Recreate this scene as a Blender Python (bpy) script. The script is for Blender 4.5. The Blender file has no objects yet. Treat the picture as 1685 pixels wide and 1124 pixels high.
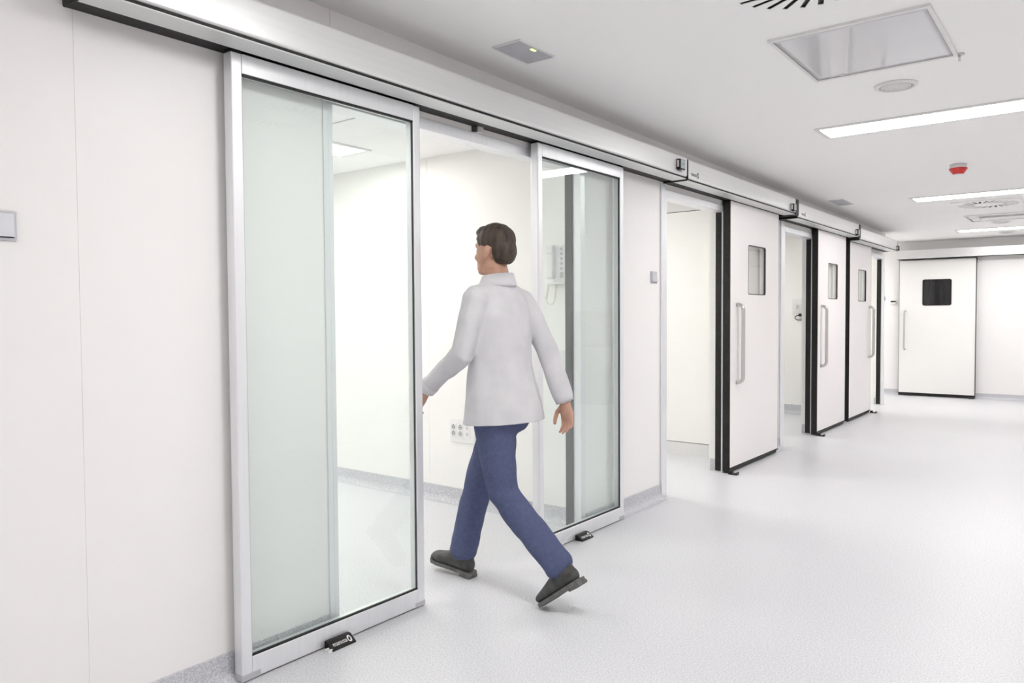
import bpy, bmesh, math, random
from mathutils import Vector, Matrix, noise
random.seed(7)
S = bpy.context.scene
COL = S.collection

# ------------------------------------------------------------------ camera
cam_d = bpy.data.cameras.new('camera')
cam = bpy.data.objects.new('camera', cam_d); COL.objects.link(cam)
S.camera = cam
YAW, PITCH, ROLL = math.radians(37.89), math.radians(-1.978), math.radians(-0.368)
_f = Vector((-math.sin(YAW) * math.cos(PITCH), math.cos(YAW) * math.cos(PITCH), math.sin(PITCH)))
_r = Vector((math.cos(YAW), math.sin(YAW), 0)); _u = _r.cross(_f)
_r2 = _r * math.cos(ROLL) + _u * math.sin(ROLL); _u2 = _u * math.cos(ROLL) - _r * math.sin(ROLL)
_m = Matrix((_r2, _u2, -_f)).transposed().to_4x4()
_m.translation = Vector((2.4588, 0.0, 1.3))
cam.matrix_world = _m
cam_d.sensor_width = 36.0
cam_d.lens = 36.0 * 1252.375 / 1685.0
cam_d.clip_start = 0.02

# ------------------------------------------------------------------ world, exposure
W = bpy.data.worlds.new('world'); S.world = W; W.use_nodes = True
W.node_tree.nodes['Background'].inputs[0].default_value = (1, 1, 1, 1)
W.node_tree.nodes['Background'].inputs[1].default_value = 0.3
S.view_settings.view_transform = 'Standard'
S.view_settings.look = 'None'
S.view_settings.exposure = 1.48
S.view_settings.gamma = 1.0
S.view_settings.use_curve_mapping = False
S.cycles.use_denoising = True
S.cycles.max_bounces = 10
S.cycles.diffuse_bounces = 8
S.cycles.glossy_bounces = 4
S.cycles.transparent_max_bounces = 10
S.cycles.caustics_reflective = False
S.cycles.caustics_refractive = False
CORRIDOR_LIGHT = 11.0      # emission of the recessed corridor strips
ROOM_LIGHT = 13.5          # emission of the ceiling panels in the side rooms

# ------------------------------------------------------------------ materials
def mat(name, color, rough=0.5, metal=0.0, spec=0.5, coat=0.0):
    m = bpy.data.materials.new(name); m.use_nodes = True
    b = m.node_tree.nodes['Principled BSDF']
    b.inputs['Base Color'].default_value = (*color, 1)
    b.inputs['Roughness'].default_value = rough
    b.inputs['Metallic'].default_value = metal
    b.inputs['Specular IOR Level'].default_value = spec
    b.inputs['Coat Weight'].default_value = coat
    return m

def vary(m, c1, c2, scale, detail=3, bump=0.0, lo=0.35, hi=0.65, stretch=None, bscale=None):
    """colour grain between two tones from object-space noise, with optional relief"""
    nt = m.node_tree; b = nt.nodes['Principled BSDF']
    tc = nt.nodes.new('ShaderNodeTexCoord'); n = nt.nodes.new('ShaderNodeTexNoise')
    n.inputs['Scale'].default_value = scale; n.inputs['Detail'].default_value = detail
    src = tc.outputs['Object']
    if stretch:
        mp = nt.nodes.new('ShaderNodeMapping'); mp.inputs['Scale'].default_value = stretch
        nt.links.new(src, mp.inputs['Vector']); src = mp.outputs['Vector']
    nt.links.new(src, n.inputs['Vector'])
    r = nt.nodes.new('ShaderNodeValToRGB')
    r.color_ramp.elements[0].position = lo; r.color_ramp.elements[0].color = (*c1, 1)
    r.color_ramp.elements[1].position = hi; r.color_ramp.elements[1].color = (*c2, 1)
    nt.links.new(n.outputs['Fac'], r.inputs['Fac']); nt.links.new(r.outputs['Color'], b.inputs['Base Color'])
    if bump:
        bp = nt.nodes.new('ShaderNodeBump'); bp.inputs['Strength'].default_value = bump
        bp.inputs['Distance'].default_value = 0.002
        s2 = n
        if bscale:
            s2 = nt.nodes.new('ShaderNodeTexNoise'); s2.inputs['Scale'].default_value = bscale
            s2.inputs['Detail'].default_value = 3
            nt.links.new(src, s2.inputs['Vector'])
        nt.links.new(s2.outputs['Fac'], bp.inputs['Height']); nt.links.new(bp.outputs['Normal'], b.inputs['Normal'])
    return m

def emit(name, color, strength):
    m = bpy.data.materials.new(name); m.use_nodes = True; nt = m.node_tree
    nt.nodes.clear()
    o = nt.nodes.new('ShaderNodeOutputMaterial'); e = nt.nodes.new('ShaderNodeEmission')
    e.inputs[0].default_value = (*color, 1); e.inputs[1].default_value = strength
    nt.links.new(e.outputs[0], o.inputs[0]); return m

def glass(name, tint, refl_rough=0.0, ior=1.36, whiten=0.05):
    m = bpy.data.materials.new(name); m.use_nodes = True; nt = m.node_tree
    nt.nodes.clear()
    o = nt.nodes.new('ShaderNodeOutputMaterial'); mx = nt.nodes.new('ShaderNodeMixShader')
    t = nt.nodes.new('ShaderNodeBsdfTransparent'); t.inputs[0].default_value = (*tint, 1)
    g = nt.nodes.new('ShaderNodeBsdfGlossy'); g.inputs['Roughness'].default_value = refl_rough
    g.inputs['Color'].default_value = (0.95, 1, 0.98, 1)
    fr = nt.nodes.new('ShaderNodeFresnel'); ge = nt.nodes.new('ShaderNodeNewGeometry')
    mr = nt.nodes.new('ShaderNodeMapRange')      # same reflectance from either side of each face
    mr.inputs['To Min'].default_value = ior; mr.inputs['To Max'].default_value = 1.0 / ior
    nt.links.new(ge.outputs['Backfacing'], mr.inputs['Value']); nt.links.new(mr.outputs[0], fr.inputs['IOR'])
    nt.links.new(fr.outputs[0], mx.inputs[0]); nt.links.new(t.outputs[0], mx.inputs[1])
    nt.links.new(g.outputs[0], mx.inputs[2])
    df = nt.nodes.new('ShaderNodeBsdfDiffuse'); df.inputs[0].default_value = (0.9, 0.95, 0.93, 1)
    m2 = nt.nodes.new('ShaderNodeMixShader'); m2.inputs[0].default_value = whiten      # faint white diffuse share mixed in to brighten the glass
    nt.links.new(mx.outputs[0], m2.inputs[1]); nt.links.new(df.outputs[0], m2.inputs[2])
    nt.links.new(m2.outputs[0], o.inputs[0]); return m

MW = vary(mat('wall_laminate', (0.87, 0.84, 0.825), 0.42, 0, 0.35), (0.89, 0.872, 0.862), (0.90, 0.884, 0.875), 1.3)
MWR = vary(mat('room_laminate', (0.84, 0.83, 0.79), 0.45, 0, 0.35), (0.885, 0.88, 0.855), (0.90, 0.895, 0.872), 1.1)
MCEIL = vary(mat('ceiling_paint', (0.78, 0.765, 0.755), 0.75, 0, 0.25), (0.945, 0.936, 0.927), (0.955, 0.946, 0.938), 2.0)
MFLOOR = vary(mat('floor_vinyl', (0.72, 0.72, 0.745), 0.36, 0, 0.42), (0.575, 0.58, 0.61), (0.765, 0.765, 0.79), 150, 4, 0.05, 0.36, 0.62)
MBASE = vary(mat('cove_vinyl', (0.40, 0.40, 0.43), 0.45, 0, 0.4), (0.46, 0.465, 0.495), (0.69, 0.69, 0.725), 150, 3, 0.04, 0.38, 0.64)
MALU = vary(mat('anodised_aluminium', (0.70, 0.705, 0.72), 0.42, 0.6, 0.5), (0.83, 0.84, 0.865), (0.87, 0.88, 0.90), 60, 2, 0, 0.3, 0.7, (1, 1, 0.02))
MRAIL = vary(mat('brushed_rail_cover', (0.66, 0.66, 0.66), 0.38, 0.5, 0.5), (0.72, 0.725, 0.725), (0.75, 0.755, 0.755), 50, 2, 0, 0.3, 0.7, (1, 0.02, 1))
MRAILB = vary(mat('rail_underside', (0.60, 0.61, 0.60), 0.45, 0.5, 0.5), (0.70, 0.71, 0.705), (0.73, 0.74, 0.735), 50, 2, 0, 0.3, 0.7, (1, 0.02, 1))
MBLK = vary(mat('black_rubber', (0.012, 0.011, 0.011), 0.55, 0, 0.35), (0.010, 0.009, 0.009), (0.018, 0.017, 0.016), 40)
MDARK = vary(mat('dark_grey_rubber', (0.05, 0.05, 0.052), 0.45, 0, 0.4), (0.045, 0.045, 0.047), (0.06, 0.06, 0.062), 30)
MDOOR = vary(mat('door_laminate', (0.82, 0.785, 0.78), 0.4, 0, 0.4), (0.90, 0.868, 0.862), (0.91, 0.88, 0.875), 1.7)
MENDDOOR = vary(mat('end_door_laminate', (0.82, 0.81, 0.79), 0.4, 0, 0.4), (0.875, 0.865, 0.845), (0.885, 0.875, 0.855), 1.7)
MSTEEL = vary(mat('brushed_steel', (0.62, 0.60, 0.58), 0.28, 1.0), (0.60, 0.58, 0.56), (0.66, 0.64, 0.62), 80, 2, 0, 0.3, 0.7, (1, 1, 0.05))
MSILV = vary(mat('silver_plastic', (0.56, 0.56, 0.60), 0.32, 0.5), (0.55, 0.55, 0.59), (0.58, 0.58, 0.62), 20)
MCEILW = vary(mat('diffuser_white', (0.95, 0.945, 0.94), 0.5, 0, 0.3), (0.945, 0.94, 0.935), (0.955, 0.95, 0.945), 9)
MWHT = vary(mat('white_plastic', (0.82, 0.82, 0.82), 0.35, 0, 0.5), (0.81, 0.81, 0.81), (0.84, 0.84, 0.835), 15)
MWHT2 = vary(mat('white_painted_metal', (0.76, 0.755, 0.75), 0.3, 0, 0.5), (0.75, 0.745, 0.74), (0.775, 0.77, 0.765), 9)
MGLOSSW = vary(mat('glossy_white_panel', (0.66, 0.66, 0.68), 0.16, 0, 0.8, 0.4), (0.65, 0.65, 0.67), (0.68, 0.68, 0.70), 3, 2, 0.35, 0.3, 0.7, None, 2.2)
MCREAM = vary(mat('cream_plastic', (0.74, 0.70, 0.58), 0.4), (0.72, 0.68, 0.56), (0.77, 0.73, 0.61), 25)
MHOLE = vary(mat('socket_well', (0.50, 0.50, 0.48), 0.5), (0.48, 0.48, 0.46), (0.53, 0.53, 0.51), 30)
MRED = vary(mat('red_lens', (0.62, 0.035, 0.03), 0.3, 0, 0.5), (0.58, 0.03, 0.025), (0.68, 0.05, 0.045), 25)
MGLASS = glass('green_tinted_glass', (0.978, 1.0, 0.992))
MPANE = glass('vision_glass', (0.985, 0.98, 0.97), whiten=0.05)
MDGLASS = vary(mat('dark_vision_glass', (0.012, 0.012, 0.013), 0.07, 0, 0.55), (0.010, 0.010, 0.011), (0.020, 0.020, 0.022), 9, 2, 0.12, 0.3, 0.7, (3, 1, 0.15), 14)
MLIGHT = emit('strip_light_glow', (1.0, 0.985, 0.965), CORRIDOR_LIGHT)
MLIGHTR = emit('room_light_glow', (1.0, 0.99, 0.95), ROOM_LIGHT)
MGREEN = emit('green_led', (0.55, 0.9, 0.1), 2.5)
MTXTB = vary(mat('black_print', (0.03, 0.03, 0.03), 0.5), (0.03, 0.03, 0.03), (0.05, 0.05, 0.05), 30)
MTXTW = vary(mat('white_print', (0.8, 0.8, 0.8), 0.4), (0.78, 0.78, 0.78), (0.85, 0.85, 0.85), 30)
MSENS = vary(mat('sensor_lens', (0.42, 0.46, 0.50), 0.2), (0.40, 0.44, 0.48), (0.48, 0.52, 0.56), 30)
MLEDG = vary(mat('green_mark', (0.06, 0.35, 0.09), 0.4), (0.05, 0.32, 0.08), (0.08, 0.40, 0.11), 30)
MVENT = vary(mat('grey_cover', (0.50, 0.50, 0.53), 0.35), (0.49, 0.49, 0.52), (0.53, 0.53, 0.56), 12)
MEMER = vary(mat('emergency_light_cover', (0.52, 0.52, 0.56), 0.25), (0.51, 0.51, 0.55), (0.55, 0.55, 0.59), 12)
MCOAT = vary(mat('white_coat_cotton', (0.62, 0.615, 0.64), 0.85, 0, 0.2), (0.60, 0.595, 0.62), (0.66, 0.655, 0.675), 12, 4, 0.6, 0.3, 0.7, None, 9)
MJEAN = vary(mat('navy_trousers', (0.09, 0.115, 0.24), 0.9, 0, 0.15), (0.085, 0.10, 0.19), (0.105, 0.122, 0.22), 60, 4, 0.5, 0.3, 0.7, None, 11)
MBOOT = vary(mat('dark_boot_leather', (0.05, 0.05, 0.05), 0.55, 0, 0.4), (0.042, 0.042, 0.042), (0.075, 0.075, 0.073), 30, 3, 0.3)
MSOLE = vary(mat('boot_sole', (0.12, 0.12, 0.115), 0.7), (0.10, 0.10, 0.096), (0.15, 0.15, 0.145), 30)
MSKIN = vary(mat('skin', (0.52, 0.30, 0.22), 0.55, 0, 0.3), (0.48, 0.27, 0.195), (0.56, 0.335, 0.25), 22)
MHAIR = vary(mat('dark_brown_hair', (0.05, 0.038, 0.03), 0.6, 0, 0.3), (0.035, 0.026, 0.02), (0.085, 0.065, 0.05), 45, 4, 0.9, 0.3, 0.7, (1, 1, 0.25))
MEYE = vary(mat('eye', (0.7, 0.7, 0.68), 0.2), (0.68, 0.68, 0.66), (0.74, 0.74, 0.72), 10)
MIRIS = vary(mat('iris', (0.05, 0.03, 0.02), 0.2), (0.045, 0.028, 0.02), (0.07, 0.045, 0.03), 10)

# ------------------------------------------------------------------ builders
ORG = {}
def tag(o, label=None, cat=None, group=None, kind=None):
    if label: o['label'] = label
    if cat: o['category'] = cat
    if group: o['group'] = group
    if kind: o['kind'] = kind
    return o

def thing(name, loc=(0, 0, 0), label=None, cat=None, group=None, kind=None, rot=None):
    o = bpy.data.objects.new(name, None); COL.objects.link(o)
    o.location = loc; o.empty_display_size = 0.05
    ORG[o.name] = Vector(loc)
    if rot: o.rotation_euler = rot
    return tag(o, label, cat, group, kind)

def obj(name, bm, m, parent=None, smooth=False, local=False):
    """links a bmesh as one object; coordinates are world unless local (then they are the parent's)"""
    if parent is not None and not local:
        bmesh.ops.translate(bm, verts=bm.verts, vec=-ORG[parent.name])
    bmesh.ops.recalc_face_normals(bm, faces=bm.faces)
    me = bpy.data.meshes.new(name); bm.to_mesh(me); bm.free()
    return link(name, me, m, parent, smooth)

def link(name, me, m, parent=None, smooth=False):
    if smooth:
        for p in me.polygons: p.use_smooth = True
    me.materials.clear(); me.materials.append(m)
    o = bpy.data.objects.new(name, me); COL.objects.link(o)
    if parent is not None:
        o.parent = parent
    ORG[o.name] = ORG[parent.name] if parent is not None else Vector((0, 0, 0))
    return o

def copy_tree(o, parent=None, names=None):
    c = o.copy(); COL.objects.link(c); c.parent = parent
    for ch in list(o.children):
        copy_tree(ch, c)
    return c

def B(): return bmesh.new()

def box(bm, x0, x1, y0, y1, z0, z1, bev=0.0, seg=2):
    vs = [bm.verts.new((x, y, z)) for z in (z0, z1) for y in (y0, y1) for x in (x0, x1)]
    fs = [bm.faces.new([vs[i] for i in q]) for q in ((0, 2, 3, 1), (4, 5, 7, 6), (0, 1, 5, 4), (2, 6, 7, 3), (0, 4, 6, 2), (1, 3, 7, 5))]
    if bev:
        es = list({e for f in fs for e in f.edges})
        bmesh.ops.bevel(bm, geom=es, offset=bev, segments=seg, affect='EDGES', profile=0.5)
    return bm

def bx(*a, **k): return box(B(), *a, **k)

def prism(bm, pts, axis, a0, a1):
    """extrudes a closed outline of 2-D points along an axis ('x': pts are (y,z); 'y': (x,z); 'z': (x,y))"""
    def P(p, a): return {'x': (a, p[0], p[1]), 'y': (p[0], a, p[1]), 'z': (p[0], p[1], a)}[axis]
    v0 = [bm.verts.new(P(p, a0)) for p in pts]; v1 = [bm.verts.new(P(p, a1)) for p in pts]
    n = len(pts)
    bm.faces.new(v0); bm.faces.new(v1[::-1])
    for i in range(n): bm.faces.new((v0[i], v0[(i + 1) % n], v1[(i + 1) % n], v1[i]))
    return bm

def rrect(u0, u1, v0, v1, r, n=5):
    pts = []
    for cx, cy, a0 in ((u1 - r, v1 - r, 0), (u0 + r, v1 - r, 90), (u0 + r, v0 + r, 180), (u1 - r, v0 + r, 270)):
        for i in range(n + 1):
            a = math.radians(a0 + 90 * i / n); pts.append((cx + r * math.cos(a), cy + r * math.sin(a)))
    return pts

def ring_prism(bm, outer, inner, axis, a0, a1):
    def P(p, a): return {'x': (a, p[0], p[1]), 'y': (p[0], a, p[1]), 'z': (p[0], p[1], a)}[axis]
    n = len(outer)
    L = [[bm.verts.new(P(p, a)) for p in q] for q in (outer, inner) for a in (a0, a1)]
    o0, o1, i0, i1 = L
    for i in range(n):
        j = (i + 1) % n
        bm.faces.new((o0[i], o0[j], o1[j], o1[i])); bm.faces.new((i0[j], i0[i], i1[i], i1[j]))
        bm.faces.new((o1[i], o1[j], i1[j], i1[i])); bm.faces.new((o0[j], o0[i], i0[i], i0[j]))
    return bm

def lathe(bm, prof, axis='z', n=28, c=(0, 0, 0)):
    """prof: (radius, height) from one end to the other"""
    rings = []
    def P(r, h, a):
        x, y = r * math.cos(a), r * math.sin(a)
        v = {'z': (x, y, h), 'x': (h, x, y), 'y': (x, h, y)}[axis]
        return (v[0] + c[0], v[1] + c[1], v[2] + c[2])
    for r, h in prof:
        rings.append([bm.verts.new(P(r, h, 2 * math.pi * i / n)) for i in range(n)] if r > 1e-6 else [bm.verts.new(P(0, h, 0))])
    for a, b in zip(rings, rings[1:]):
        for i in range(n):
            j = (i + 1) % n
            if len(a) == 1 and len(b) == 1: continue
            if len(a) == 1: bm.faces.new((a[0], b[i], b[j]))
            elif len(b) == 1: bm.faces.new((a[i], a[j], b[0]))
            else: bm.faces.new((a[i], a[j], b[j], b[i]))
    for r in (rings[0], rings[-1]):
        if len(r) > 1: bm.faces.new(r)
    return bm

def tube(bm, pts, r, n=10, caps=True):
    pts = [Vector(p) for p in pts]; rs = r if isinstance(r, (list, tuple)) else [r] * len(pts)
    t0 = (pts[1] - pts[0]).normalized()
    up = Vector((0, 0, 1)) if abs(t0.z) < 0.9 else Vector((0, 1, 0))
    a = t0.cross(up).normalized(); rings = []
    for i, p in enumerate(pts):
        t = (pts[min(i + 1, len(pts) - 1)] - pts[max(i - 1, 0)]).normalized()
        a = (a - t * a.dot(t)).normalized(); b = t.cross(a)
        rings.append([bm.verts.new(p + (a * math.cos(2 * math.pi * k / n) + b * math.sin(2 * math.pi * k / n)) * rs[i]) for k in range(n)])
    for q, w in zip(rings, rings[1:]):
        for k in range(n): bm.faces.new((q[k], q[(k + 1) % n], w[(k + 1) % n], w[k]))
    if caps: bm.faces.new(rings[0][::-1]); bm.faces.new(rings[-1])
    return bm

def mesh_of(bm, name='tmp'):
    bmesh.ops.recalc_face_normals(bm, faces=bm.faces)
    me = bpy.data.meshes.new(name); bm.to_mesh(me); bm.free(); return me

def with_mods(me, add):
    o = bpy.data.objects.new('tmp', me); COL.objects.link(o); add(o)
    dg = bpy.context.evaluated_depsgraph_get(); dg.update()
    out = bpy.data.meshes.new_from_object(o.evaluated_get(dg))
    bpy.data.objects.remove(o); return out

def cut(bm, cutter):
    """the solid bm minus the solid cutter"""
    c = bpy.data.objects.new('tmp_cutter', mesh_of(cutter)); COL.objects.link(c)
    def add(o):
        m = o.modifiers.new('b', 'BOOLEAN'); m.operation = 'DIFFERENCE'; m.object = c; m.solver = 'EXACT'
    me = with_mods(mesh_of(bm), add)
    bpy.data.objects.remove(c)
    out = B(); out.from_mesh(me); return out

def remesh(bm, voxel, smooth=6, fac=0.5, disp=None):
    def add(o):
        r = o.modifiers.new('r', 'REMESH'); r.mode = 'VOXEL'; r.voxel_size = voxel
        s = o.modifiers.new('s', 'SMOOTH'); s.iterations = smooth; s.factor = fac
    me = with_mods(mesh_of(bm), add)
    if disp:
        amp, sc, zf = disp
        me.update()
        ns = [v.normal.copy() for v in me.vertices]
        for v, n in zip(me.vertices, ns):
            q = Vector((v.co.x * sc, v.co.y * sc, v.co.z * sc * zf))
            v.co += n * amp * (noise.noise(q) + 0.5 * noise.noise(q * 2.3))
    return me

_FONT = None
def text_mesh(s, size, depth):
    cu = bpy.data.curves.new('lettering', 'FONT'); cu.body = s; cu.size = size; cu.extrude = depth
    cu.align_x = 'LEFT'; cu.align_y = 'CENTER'; cu.resolution_u = 2
    o = bpy.data.objects.new('tmp', cu); COL.objects.link(o)
    dg = bpy.context.evaluated_depsgraph_get(); dg.update()
    me = bpy.data.meshes.new_from_object(o.evaluated_get(dg)); bpy.data.objects.remove(o)
    return me

def brand_print(parent, o0, ux, uy, length, m, h):
    """the maker's word and its round swirl mark, along ux, up along uy, starting at o0 (world)"""
    ux, uy = Vector(ux).normalized(), Vector(uy).normalized(); uz = ux.cross(uy)
    me = text_mesh('manusa', 1.0, 0.02)
    w = max(v.co.x for v in me.vertices)
    k = length * 0.74 / w
    bm = B(); bm.from_mesh(me)
    T = Matrix((ux, uy, uz)).transposed().to_4x4(); T.translation = Vector(o0)
    bmesh.ops.transform(bm, matrix=T @ Matrix.Diagonal((k, h / 0.75, 0.01, 1)), verts=bm.verts)
    obj('lettering', bm, m, parent)
    R = length * 0.10; c = length * 0.88
    for s in (0, 1):
        bm = B()
        out, inn = [], []
        for i in range(13):
            a = math.pi * s + math.radians(-20 + 200 * i / 12)
            t = i / 12
            out.append((c + R * math.cos(a), R * math.sin(a) * h * 7 / length)); inn.append((c + R * (0.78 - 0.42 * t) * math.cos(a), R * (0.78 - 0.42 * t) * math.sin(a) * h * 7 / length))
        ring = out + inn[::-1]
        prism(bm, ring, 'z', -0.0003, 0.0003)
        bmesh.ops.transform(bm, matrix=T, verts=bm.verts)
        obj('swirl_mark', bm, m, parent)

def zc(y): return 2.545 - 0.0105 * y       # underside of the corridor ceiling
CROT = (-math.atan(0.0105), 0, 0)

# ------------------------------------------------------------------ the setting
XR = 3.70          # far wall of the corridor, behind the camera's shoulder
Y0, Y1 = -4.0, 13.30
WT = 0.12          # thickness of the wall with the doors
obj_floor = tag(obj('floor', bx(-5.1, XR + 0.1, Y0 - 0.1, Y1 + 0.1, -0.12, 0.0), MFLOOR), 'pale grey speckled vinyl floor of the corridor', 'floor', kind='structure')
bm = B()
for (xa, xb, ya, yb) in ((-0.06, XR + 0.1, Y0 - 0.1, Y1 + 0.1), (-5.1, -0.06, 11.72, Y1 + 0.1)):
    vs = []
    for z in (0, 1):
        for (x, y) in ((xa, ya), (xb, ya), (xb, yb), (xa, yb)):
            vs.append(bm.verts.new((x, y, 2.80 if z else zc(y))))
    for q in ((0, 3, 2, 1), (4, 5, 6, 7), (0, 1, 5, 4), (1, 2, 6, 5), (2, 3, 7, 6), (3, 0, 4, 7)): bm.faces.new([vs[i] for i in q])
tag(obj('ceiling', bm, MCEIL), 'smooth off-white corridor ceiling with recessed fittings', 'ceiling', kind='structure')
tag(obj('ceiling_rooms', bx(-5.1, -WT, -1.1, 11.66, 2.41, 2.60), MCEIL), 'white ceiling of the side rooms', 'ceiling', kind='structure')
tag(obj('wall_right', bx(XR, XR + 0.1, Y0, Y1, 0, 2.62), MW), 'plain off-white wall on the far side of the corridor', 'wall', kind='structure')
tag(obj('wall_rear', bx(0.0, XR, Y0 - 0.1, Y0, 0, 2.62), MW), 'plain off-white wall closing the near end of the corridor', 'wall', kind='structure')
tag(obj('wall_back', bx(-5.1, -5.0, -1.1, Y1, 0, 2.7), MWR), 'cream wall at the back of the side rooms', 'wall', kind='structure')

# openings in the wall with the doors: (y0, y1, head z)
OPEN = [(1.97, 3.845, 2.17), (4.90, 5.975, 2.155), (7.40, 8.41, 2.12), (10.72, 11.66, 2.085)]
WEND = 11.765
wl = thing('wall_left', (0, 0, 0), 'off-white laminate panel wall holding the row of sliding doors', 'wall', kind='structure')
def wall_piece(ya, yb, z0, z1):
    """core between two faces of laminate panels"""
    obj('core', bx(-WT + 0.010, -0.010, ya, yb, z0, z1), MWR, wl)
    return
edges = [Y0]
for a, b, h in OPEN: edges += [a, b]
edges += [WEND]
for i in range(0, len(edges), 2): wall_piece(edges[i], edges[i + 1], 0, 2.70)
for a, b, h in OPEN: wall_piece(a, b, h, 2.70)
seams = [-2.6, -1.4, -0.19, 1.022, 6.55, 9.1]
def panels(ya, yb, z0, z1, cuts):
    ys = [ya] + [c for c in cuts if ya + 0.05 < c < yb - 0.05] + [yb]
    for p, q in zip(ys, ys[1:]):
        g0 = 0.0003 if p != ya else 0; g1 = 0.0003 if q != yb else 0
        obj('wall_panel', bx(-0.010, 0.0, p + g0, q - g1, z0, 2.70 if q < 1.03 else z1, bev=0.0004, seg=1), MW, wl)
for i in range(0, len(edges), 2): panels(edges[i], edges[i + 1], 0.0, 2.26, seams)
ys = [1.022, 1.99, 4.18, 6.3, 8.6, 10.3, WEND]
for p, q in zip(ys, ys[1:]): obj('wall_panel', bx(-0.010, 0.0, p + 0.0008, q - 0.0008, 2.2612, 2.70, bev=0.0006, seg=1), MW, wl)
for a, b, h in OPEN: obj('wall_panel', bx(-0.010, 0.0, a, b, h, 2.26), MW, wl)
for i in range(0, len(edges), 2):
    obj('wall_panel', bx(-WT, -WT + 0.010, max(edges[i], -1.0), edges[i + 1], 0, 2.41), MWR, wl)
for a, b, h in OPEN: obj('wall_panel', bx(-WT, -WT + 0.010, a, b, h, 2.41), MWR, wl)
obj('wall_panel', bx(-WT, 0.0, WEND, WEND + 0.004, 0, 2.70), MW, wl)

def cross_wall(name, y0, y1, x0, x1, label, front='-', zt=2.41, cuts=(), z0=0.0, m=MWR):
    w = thing(name, (0, 0, 0), label, 'wall', kind='structure')
    obj('core', bx(x0, x1, y0 + 0.006, y1 - 0.0, z0, zt), m, w)
    xs = [x0] + sorted(cuts) + [x1]
    for p, q in zip(xs, xs[1:]):
        obj('wall_panel', bx(p + 0.0008, q - 0.0008, y0, y0 + 0.006, z0, zt, bev=0.0005, seg=1), m, w)
    return w
cross_wall('wall_glass_room', 3.90, 4.00, -5.0, -WT, 'cream wall with sockets and wall phone inside the glass-door room', cuts=(-3.75, -2.54, -1.325))
cross_wall('wall_room_near', -1.10, -1.0, -5.0, -WT, 'cream wall facing the socket wall in the glass-door room')
w1 = cross_wall('wall_first_room', 6.50, 6.60, -5.0, -WT, 'cream panelled wall inside the first solid-door room', z0=0.118, zt=2.236, cuts=(-2.6,))
obj('plinth', bx(-5.0, -WT, 6.503, 6.60, 0.0, 0.112), MWHT2, w1)
obj('fascia', bx(-5.0, -WT, 6.503, 6.60, 2.243, 2.41), MWHT2, w1)
obj('shadow_joint', bx(-5.0, -WT, 6.508, 6.60, 0.112, 0.118), MDARK, w1)
obj('shadow_joint', bx(-5.0, -WT, 6.508, 6.60, 2.236, 2.243), MDARK, w1)
cross_wall('wall_second_room', 10.0, 10.1, -5.0, -WT, 'cream wall inside the second solid-door room', cuts=(-2.4,))
cross_wall('wall_third_room', 11.66, 11.765, -5.0, -WT, 'wall closing the third room beside the cross passage', zt=2.70)
tag(obj('wall_end', bx(-5.0, XR, Y1, Y1 + 0.1, 0, 2.7), MW), 'off-white wall at the far end of the corridor', 'wall', kind='structure')

# coved vinyl skirting
def cove(name, segs, h, label, axis='y', at=0.0, side=1, t=0.008, r=0.045):
    """segs: (a0,a1) runs along axis on plane `at`; side: direction the face looks"""
    p = thing(name, (0, 0, 0), label, 'skirting', kind='structure')
    prof = [(0, h), (t, h - 0.001), (t, r)]
    for i in range(1, 7):
        a = math.pi + (math.pi / 2) * i / 6
        prof.append((t + r + r * math.cos(a), r + r * math.sin(a) + 0.0015))
    prof += [(t + r + 0.012, 0.0004), (0, 0.0004)]
    for a0, a1 in segs:
        bm = B()
        if axis == 'y': prism(bm, [(at + side * u, v) for u, v in prof], 'y', a0, a1)
        else: prism(bm, [(at + side * u, v) for u, v in prof], 'x', a0, a1)
        obj('skirting_run', bm, MBASE, p)
    return p
cove('baseboard_left', [(Y0, 1.935), (3.875, 4.848), (6.03, 7.33), (8.43, 10.66)], 0.10, 'grey speckled coved skirting along the wall with the doors')
cove('baseboard_glass_room', [(-4.99, -WT - 0.02)], 0.105, 'grey coved skirting inside the glass-door room', axis='x', at=3.90, side=-1)
cove('baseboard_second_room', [(-4.99, -WT - 0.01)], 0.12, 'grey coved skirting inside the second solid-door room', axis='x', at=10.0, side=-1)
cove('baseboard_end', [(-4.99, XR)], 0.085, 'grey coved skirting along the end wall', axis='x', at=Y1, side=-1)
cove('baseboard_reveal', [(-WT + 0.012, -0.062)], 0.10, 'short grey skirting in the first solid-door reveal', axis='x', at=5.975, side=-1, r=0.006)
cove('baseboard_reveal_second', [(-WT + 0.012, -0.062)], 0.10, 'short grey skirting in the second solid-door reveal', axis='x', at=8.41, side=-1, r=0.006)
cove('baseboard_reveal_third', [(-WT + 0.012, -0.09)], 0.10, 'short grey skirting in the third solid-door reveal', axis='x', at=11.66, side=-1, r=0.006)

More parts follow.
